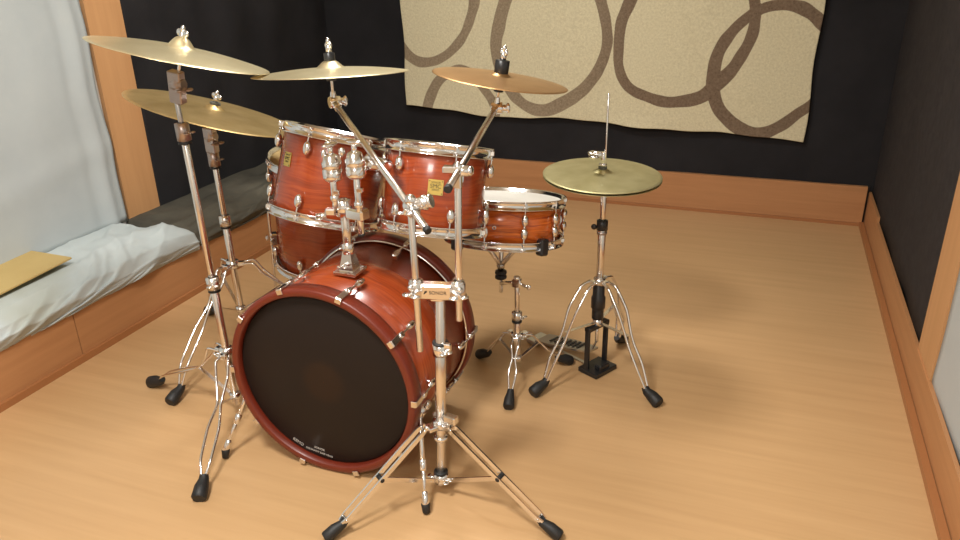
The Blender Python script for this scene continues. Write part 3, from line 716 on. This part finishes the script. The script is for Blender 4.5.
# ------------------------------------------------------------------ central double stand
def centre_stand():
    B0 = V((-.718, 1.545, 0)); TP = V((-.6935, 1.545, .612)); ax = (TP - B0).normalized(); at = lambda z: B0 + ax * (z / ax.z)
    r = root('double_cymbal_stand', B0, 'chrome stand in front of the bass drum carrying two angled boom arms', 'cymbal stand'); W = tuple(B0)
    MB().cyl(at(.030), at(.60), .0128, 22).build('pole', M['satin'], r)
    MB().cyl(at(.235), at(.46), .0142, 22).build('lower_tube', M['satin'], r)
    b = MB(); hubring(b, at(.458), ax, .0205, .034, (.8, -.6, 0)); b.box(at(.458) + V((.022, -.006, .012)), (.02, .014, .022), ch=.3); jn = b.build('height_joint', M['chrome'], r)
    sub(MB().lathe([(.012, 0), (.0208, .001), (.0206, .005), (.012, .006)], at(.474), ax, 22), 'collar_bush', M['rubber'], jn, W)
    b = MB(); hubring(b, at(.185), ax, .019, .014); b.build('pole_ring', M['chrome'], r)
    b = MB(); hubring(b, at(.232), ax, .022, .026, (.75, -.5, .3))
    b.box(at(.255) + V((.034, -.012, .004)), (.036, .022, .024), x=(1, -.2, .1), ch=.3)
    angs = [math.degrees(math.atan2(1.281 + .012 - 1.545, -.907 + .718)), math.degrees(math.atan2(1.478 - 1.545, -.38 + .718)), 112]
    for a in angs:
        t = math.radians(a); b.box(at(.228) + V((math.cos(t), math.sin(t), 0)) * .026, (.030, .030, .012), x=(math.cos(t), math.sin(t), -.4), ch=.3)
    b.build('leg_collar', M['chrome'], r)
    b = MB(); hubring(b, at(.052), ax, .021, .030, (-.9, -.4, 0)); wing(b, at(.052) + V((.018, -.008, 0)), (.9, -.4, 0), (0, 0, 1), .8)
    hb = b.build('brace_hub', M['chrome'], r)
    sub(MB().lathe([(.012, 0), (.0195, .001), (.019, .006), (.012, .006)], at(.068), ax, 22), 'collar_bush', M['rubber'], hb, W)
    for a, Rf in zip(angs, (.325, .350, .33)):
        t = math.radians(a); d = V((math.cos(t), math.sin(t), 0)); sd = V((-d.y, d.x, 0)); b = MB(); A = V(B0) + d * .034 + V((0, 0, .234)); E = V(B0) + d * (Rf - .030) + V((0, 0, .040))
        for s in (-1, 1):
            b.strip([A + sd * (s * .006) , A + d * .02 - V((0, 0, .012)) + sd * s * .0125, E - (E - A) * .06 + sd * (s * .0115), E + sd * (s * .007)], .0042, .013, sd)
        for f in (.04, .96): b.cyl(A.lerp(E, f) - sd * .014, A.lerp(E, f) + sd * .014, .004, 10)
        lg = b.build('leg', M['chrome'], r)
        foot(V(B0) + d * Rf, d, lg, .055, .019, W)
        m_ = A.lerp(E, .55)
        sub(MB().cyl(m_ - sd * .0155, m_ + sd * .0155, .0065, 12), 'brace_pivot', M['rubber'], lg, W)
        MB().strip([at(.048) + d * .018, m_ - V((0, 0, .004))], .014, .004, (0, 0, 1)).build('brace', M['satin'], r)
    # clamp plate
    cx = V((math.cos(math.radians(12)), math.sin(math.radians(12)), 0)); fy = V((cx.y, -cx.x, 0))   # fy faces the viewer's side
    cc = V((-.6985, 1.540, .626))
    b = MB(); b.box(cc + fy * .004, (.078, .030, .040), x=cx, ch=.25)
    b.lathe([(.017, -.021), (.019, -.019), (.019, .019), (.017, .021)], cc - cx * .052 , (0, 0, 1), 24, capb=True, capt=True)
    b.lathe([(.017, -.021), (.019, -.019), (.019, .019), (.017, .021)], cc + cx * .052, (0, 0, 1), 24, capb=True, capt=True)
    b.box(cc + V((0, 0, -.02)), (.03, .028, .012), x=cx, ch=.3)
    pl = b.build('clamp_plate', M['satin'], r)
    for q in (-1, 1):
        b = MB(); hubring(b, cc + cx * (q * .052) + V((0, 0, .022)), (0, 0, 1), .0165, .012)
        wing(b, cc + cx * (q * .054) + fy * .018 + V((0, 0, -.004)), fy + cx * q * .4, (0, 0, 1), 1.2)
        b.ball(cc + cx * (q * .060) + fy * .024 + V((0, 0, .014)), (.008, .008, .007)); b.cyl(cc + cx * (q * .04) + fy * .018 + V((0, 0, .006)), cc + cx * (q * .066) + fy * .024 + V((0, 0, -.01)), .0055, 10)
        b.build('clamp_bolt', M['chrome'], r)
    T = Matrix.Translation(cc + fy * .0195 - V(B0)) @ basis(cx, V((0, 0, 1)), fy)
    text('plate_text', 'SONOR', .0125, T @ Matrix.Translation((.005, 0, 0)), M['ink'], pl)
    mk = MB(); o_ = cc + fy * .0195 - cx * .025; 
    mk.box(o_ + V((0, 0, .002)), (.0065, .0045, .0006), x=cx + V((0, 0, .5)), z=fy); mk.box(o_ - cx * .003 - V((0, 0, .002)), (.004, .003, .0006), x=cx + V((0, 0, .8)), z=fy)
    sub(mk, 'plate_mark', M['ink'], pl, W)
    # arm tubes
    Lt = cc - cx * .052; Rt = cc + cx * .052
    Lc = V((-.752, 1.530, .866)); Rc = V((-.640, 1.556, .953))
    MB().cyl(V((Lt.x, Lt.y, .452)), V((Lc.x, Lc.y, .858)), .0088, 18).build('arm_tube', M['satin'], r)
    MB().cyl(V((Rt.x, Rt.y, .545)), V((Rc.x, Rc.y, .930)), .0088, 18).build('arm_tube', M['satin'], r)
    for (cl, tip, C, n, lab, dk) in ((Lc, V((-.690, 1.478, .807)), C3, N3, 'left', 'felt'), (Rc, V((-.624, 1.460, .916)), C4, N4, 'right', 'felt')):
        tl = V(C) - n * .078; dirr = (tl - tip).normalized(); sd = dirr.cross(V((0, 0, 1))).normalized()
        t = (cl - tip).dot(dirr); pc = tip + dirr * t
        bo = MB().cyl(tip, tl - dirr * .006, .0088, 18).build('boom_arm', M['satin'], r)
        sub(MB().cyl(tip - dirr * .010, tip + dirr * .004, .0094, 16), 'end_cap', M['rubber'], bo, W)
        if lab == 'left':
            qd = V((.95, .1, .30)).normalized(); b = MB(); b.cyl(pc - qd * .012, pc + qd * .052, .0150, 22); b.cyl(pc + qd * .034, pc + qd * .044, .0185, 22); b.cyl(pc + qd * .050, pc + qd * .058, .0175, 22); b.ball(cl - V((0, 0, .012)), (.014, .014, .016))
            b.lathe([(.012, 0), (.0165, .003), (.0165, .012), (.012, .014)], pc - dirr * .03, dirr, 20); b.cyl(cl - V((0, 0, .05)), cl - V((0, 0, .018)), .0125, 18)
            wing(b, cl + V((-.006, -.012, -.035)), (.2, -1, 0), (0, 0, 1), 1.2)
        else:
            b = MB(); b.cyl(pc - sd * .014, pc + sd * .024, .0130, 20); b.box(cl + V((-.012, -.004, -.022)), (.044, .020, .016), x=(1, .2, 0), ch=.3); b.ball(pc + sd * .028, (.006, .014, .012)); b.ball(cl - V((0, 0, .02)), (.012, .012, .016)); b.box(cl + V((0, -.004, -.05)), (.020, .014, .030), ch=.3)
        b.build('boom_clamp', M['chrome'], r)
        b = MB(); b.box(tl - dirr * .012, (.019, .019, .050), z=dirr, ch=.3); b.cyl(tl - sd * .013, tl + sd * .019, .0165, 22); b.cyl(tl + sd * .017, tl + sd * .032, .010, 16)
        b.tube([tl, tl + n * .012, tl + n * .03], [.012, .010, .007], 14); b.ball(tl + sd * .034, (.007, .007, .015)); b.build('tilter', M['chrome'], r)
        seat(r, C, n, h=.012 if lab == 'right' else .026, felt='plastic', fr=.020 if lab == 'right' else .0155, fh=.042 if lab == 'right' else .030, wl=.6)
centre_stand()

# ------------------------------------------------------------------ hi-hat stand
def hihat():
    B0 = V((-.455, 2.335, 0)); top = V((-.452, 2.335, .985)); ax = (top - B0).normalized(); at = lambda z: B0 + ax * (z / ax.z)
    r = root('hi_hat_stand', B0, 'chrome hi-hat stand with black pedal frame, at right of the kit', 'hi-hat stand'); W = tuple(B0)
    MB().cyl(at(.34), at(.545), .0130, 20).build('lower_tube', M['satin'], r)
    MB().cyl(at(.52), at(.690), .0098, 18).build('upper_tube', M['satin'], r)
    MB().cyl(at(.66), at(.975), .0030, 10).build('pull_rod', M['chrome'], r)
    b = MB(); hubring(b, at(.547), ax, .0185, .036); b.ball(at(.54) + V((-.026, -.006, 0)), (.010, .006, .010)); b.build('height_joint', M['plastic'], r)['label'] = 'black plastic collar'
    MB().lathe([(.010, 0), (.0168, .001), (.0168, .010), (.010, .011)], at(.515), ax, 22).build('memory_lock', M['dull'], r)
    b = MB(); b.cyl(CH + NH * .014, CH + NH * .028, .014, 16); b.build('felt_washer', M['felt'], r)
    b = MB(); b.cyl(CH + NH * .026, CH + NH * .075, .0085, 16); b.cyl(CH + NH * .030, CH + NH * .038, .0125, 16); wing(b, CH + NH * .066 + V((-.006, -.002, 0)), (-1, -.3, 0), (0, 0, 1), 2.0); b.build('clutch', M['chrome'], r)
    MB().lathe([(.012, 0), (.020, .004), (.018, .012)], at(.682), ax, 20, capt=True).build('cymbal_cup', M['chrome'], r)
    # spring housing, collar, hub
    MB().lathe([(.012, .20), (.0205, .205), (.0205, .235), (.0205, .243), (.0245, .246), (.0245, .285), (.0205, .290), (.0200, .33), (.014, .335)], B0, (0, 0, 1), 24).build('spring_housing', M['plastic'], r)
    angs = [math.degrees(math.atan2(2.106 - B0.y, -.604 - B0.x)), math.degrees(math.atan2(2.174 - B0.y, -.228 - B0.x)), math.degrees(math.atan2(2.54 - B0.y, -.405 - B0.x))]
    b = MB(); hubring(b, at(.345), ax, .020, .026, (-.3, -.9, .2))
    for a in angs: t = math.radians(a); b.box(at(.347) + V((math.cos(t), math.sin(t), 0)) * .026, (.024, .020, .014), x=(math.cos(t), math.sin(t), 0), ch=.3)
    b.build('leg_collar', M['chrome'], r)
    b = MB(); b.lathe([(.010, -.014), (.0175, -.012), (.0175, .012), (.010, .014)], at(.190), ax, 22); b.build('brace_hub', M['chrome'], r)
    for a, Rf in zip(angs, (.275, .285, .225)):
        strut_leg(r, B0, a, Rf, [(.030, .350, .012), (.065, .342, .017), (.118, .275, .020), (.148, .205, .013), (.165, .170, .013), (.205, .115, .015), (Rf - .040, .046, .007)], 0, .0050, fl=.058, fr=.024)
        t = math.radians(a); d = V((math.cos(t), math.sin(t), 0))
        MB().strip([at(.190) + d * .015, B0 + d * .150 + V((0, 0, .198))], .014, .003, (-d.y, d.x, 0)).build('brace', M['satin'], r)
    # pedal frame
    pd = V((-.26, .14, 0)).normalized(); ps = V((-pd.y, pd.x, 0)); B = V(B0)
    b = MB()
    for s in (-1, 1): b.box(B + ps * (s * .048) + V((0, 0, .095)), (.018, .010, .160), x=pd, ch=.2)
    b.box(B + V((0, 0, .176)), (.026, .106, .018), x=pd, ch=.3); b.box(B + V((0, -.0, .010)) - pd * .010, (.085, .112, .018), x=pd, ch=.25)
    b.box(B - pd * .030 + V((0, 0, .026)), (.030, .050, .020), x=pd, ch=.35)
    b.build('pedal_frame', M['plastic'], r)['label'] = 'black upright pedal frame'
    b = MB(); b.cyl(B + V((0, 0, .165)), B + V((0, 0, .11)), .006, 12); b.tube([B + V((0, 0, .115)), B + pd * .02 + V((0, 0, .07))], .004, 8); b.build('chain', M['chrome'], r)
    hl = B + pd * .285; b = MB()
    b.strip([B + pd * .012 + V((0, 0, .072)), B + pd * .06 + V((0, 0, .064)), B + pd * .20 + V((0, 0, .036)), hl - pd * .02 + V((0, 0, .022))], [.050, .066, .082, .078], .007, ps); fb = b.build('footboard', M['steel'], r)
    g = MB()
    for k in range(7): g.box(B + pd * (.07 + .022 * k) + V((0, 0, .0685 - .0043 * k)), (.008, .046, .003), x=pd + V((0, 0, -.2)), z=(0, 0, 1), ch=.2)
    sub(g, 'grip_bar', M['plastic'], fb, W)
    b = MB(); b.box(hl + V((0, 0, .010)), (.050, .080, .016), x=pd, ch=.3); b.build('heel_plate', M['steel'], r)
    b = MB(); b.strip([B + pd * .03 + V((0, 0, .006)), hl + V((0, 0, .005))], .012, .004, ps); b.build('base_plate', M['steel'], r)
hihat()

# ------------------------------------------------------------------ snare stand
def snare_stand():
    B0 = V((-.705, 2.200, 0)); r = root('snare_stand', B0, 'low chrome tripod stand with black basket grips under the snare drum', 'snare stand'); W = tuple(B0)
    at = lambda z: B0 + V((.0, 0, z))
    MB().cyl(at(.065), at(.245), .0125, 20).build('lower_tube', M['satin'], r)
    MB().cyl(at(.22), at(.372), .0092, 18).build('upper_tube', M['satin'], r)
    b = MB(); hubring(b, at(.240), (0, 0, 1), .0180, .030, (.9, -.3, 0)); jn = b.build('height_joint', M['chrome'], r)
    sub(MB().lathe([(.010, 0), (.0172, .001), (.0172, .009), (.010, .010)], at(.214), (0, 0, 1), 20), 'collar_bush', M['rubber'], jn, W)
    ctr = V((-.798, 2.361, .593)) - SNn * .122                  # centre of the snare's underside
    st = V((-.796, 2.300, .305)); arm0 = at(.362)
    b = MB(); b.box(at(.362), (.030, .026, .030), ch=.3); b.cyl(at(.362) + V((.012, -.006, 0)), at(.362) + V((.045, -.020, -.002)), .0055, 12); b.ball(at(.362) + V((.048, -.021, -.002)), (.008, .006, .010)); b.cyl(arm0, st, .0070, 12); b.cyl(at(.372), at(.385), .011, 14)
    b.build('offset_clamp', M['chrome'], r)
    hub = V((st.x, st.y, .375)); up = V((ctr.x * .4 + st.x * .6, ctr.y * .4 + st.y * .6, ctr.z - .012))
    b = MB(); b.cyl(st - V((0, 0, .035)), up, .0075, 14); b.build('basket_stem', M['chrome'], r)
    b = MB(); b.lathe([(.010, 0), (.020, .003), (.022, .010), (.017, .017), (.022, .024), (.020, .031), (.010, .034)], V((st.x, st.y, .322)), (0, 0, 1), 10, smooth=False); b.build('tilt_knob', M['plastic'], r)
    fr = drum_frame(SNn); base = ctr
    k0 = V((st.x, st.y, .372))
    for dg in (27, -62, 172):
        d = fr @ pdir(dg); tip = base + d * .205 - SNn * .018; inner = base + d * .06 - SNn * .028
        b = MB(); b.cyl(k0, base + d * .075 - SNn * .030, .0085, 12); b.ball(k0, .015); b.strip([inner - d * .05, inner, tip], .016, .011, SNn.cross(d)); arm = b.build('basket_arm', M['satin'], r)
        g = MB(); g.box(tip - d * .004 + SNn * .010, (.034, .034, .056), x=d, z=SNn, ch=.35); sub(g, 'rubber_grip', M['plastic'], arm, W)
    b = MB(); hubring(b, at(.165), (0, 0, 1), .021, .022, (.9, -.3, 0))
    angs = [math.degrees(math.atan2(2.001 - B0.y, -.669 - B0.x)), math.degrees(math.atan2(2.276 - B0.y, -.864 - B0.x)), math.degrees(math.atan2(2.33 - B0.y, -.561 - B0.x))]
    for a in angs: t = math.radians(a); b.box(at(.165) + V((math.cos(t), math.sin(t), 0)) * .026, (.026, .020, .014), x=(math.cos(t), math.sin(t), 0), ch=.3)
    b.build('leg_collar', M['chrome'], r)
    MB().lathe([(.008, -.010), (.0175, -.008), (.0175, .008), (.008, .010)], at(.075), (0, 0, 1), 20).build('brace_hub', M['chrome'], r)
    for a, Rf in zip(angs, (.200, .178, .198)):
        strut_leg(r, B0, a, Rf, [(.028, .165, .009), (.055, .158, .013), (.085, .120, .004), (.115, .085, .014), (Rf - .036, .044, .005)], 0, .0036, fr=.021)
        t = math.radians(a); d = V((math.cos(t), math.sin(t), 0))
        MB().strip([at(.075) + d * .014, B0 + d * .085 + V((0, 0, .120))], .011, .003, (-d.y, d.x, 0)).build('brace', M['satin'], r)
snare_stand()

# ------------------------------------------------------------------ light
def area(loc, target, size, power, color, sy=None):
    l = bpy.data.lights.new('ceiling_lamp', 'AREA'); l.energy = power; l.color = color; l.shape = 'RECTANGLE'; l.size = size; l.size_y = sy or size
    o = bpy.data.objects.new('ceiling_lamp', l); col.objects.link(o); o.location = loc
    o.rotation_euler = (V(target) - V(loc)).to_track_quat('-Z', 'Y').to_euler(); return o
WARM = (1., .975, .93)
area((-1.00, .60, 2.40), (-1.00, .80, 0), .40, 40, WARM)
area((-1.15, 2.45, 2.40), (-1.15, 2.45, 0), .50, 24, WARM)
area((-.4, -.7, 2.40), (-.4, -.5, 0), .60, 22, WARM)
w = bpy.data.worlds.new('World'); w.use_nodes = True; w.node_tree.nodes['Background'].inputs[0].default_value = (1, .9, .78, 1); w.node_tree.nodes['Background'].inputs[1].default_value = .15; sc.world = w

# ------------------------------------------------------------------ camera (hand-held phone, looking down and to the left)
cam = bpy.data.cameras.new('camera'); co = bpy.data.objects.new('camera', cam); col.objects.link(co); sc.camera = co
yaw, pitch, roll, F = -.363107929, .404938538, -.0220163511, 756.703
f = V((math.sin(yaw) * math.cos(pitch), math.cos(yaw) * math.cos(pitch), -math.sin(pitch))); rr = V((math.cos(yaw), -math.sin(yaw), 0)); uu = rr.cross(f)
R_ = rr * math.cos(roll) + uu * math.sin(roll); U_ = uu * math.cos(roll) - rr * math.sin(roll)
co.matrix_world = Matrix.Translation((0, 0, 1.4)) @ basis(R_, U_, -f)
cam.sensor_width = 36; cam.lens = F * 36 / 960; cam.clip_start = .02
sc.view_settings.view_transform = 'Standard'; sc.view_settings.look = 'None'; sc.view_settings.exposure = .5; sc.view_settings.gamma = 1
sc.view_settings.use_curve_mapping = False
sc.cycles.use_denoising = True
sc.cycles.max_bounces = 8
for o in bpy.data.objects:
    if '_world' in o: del o['_world']
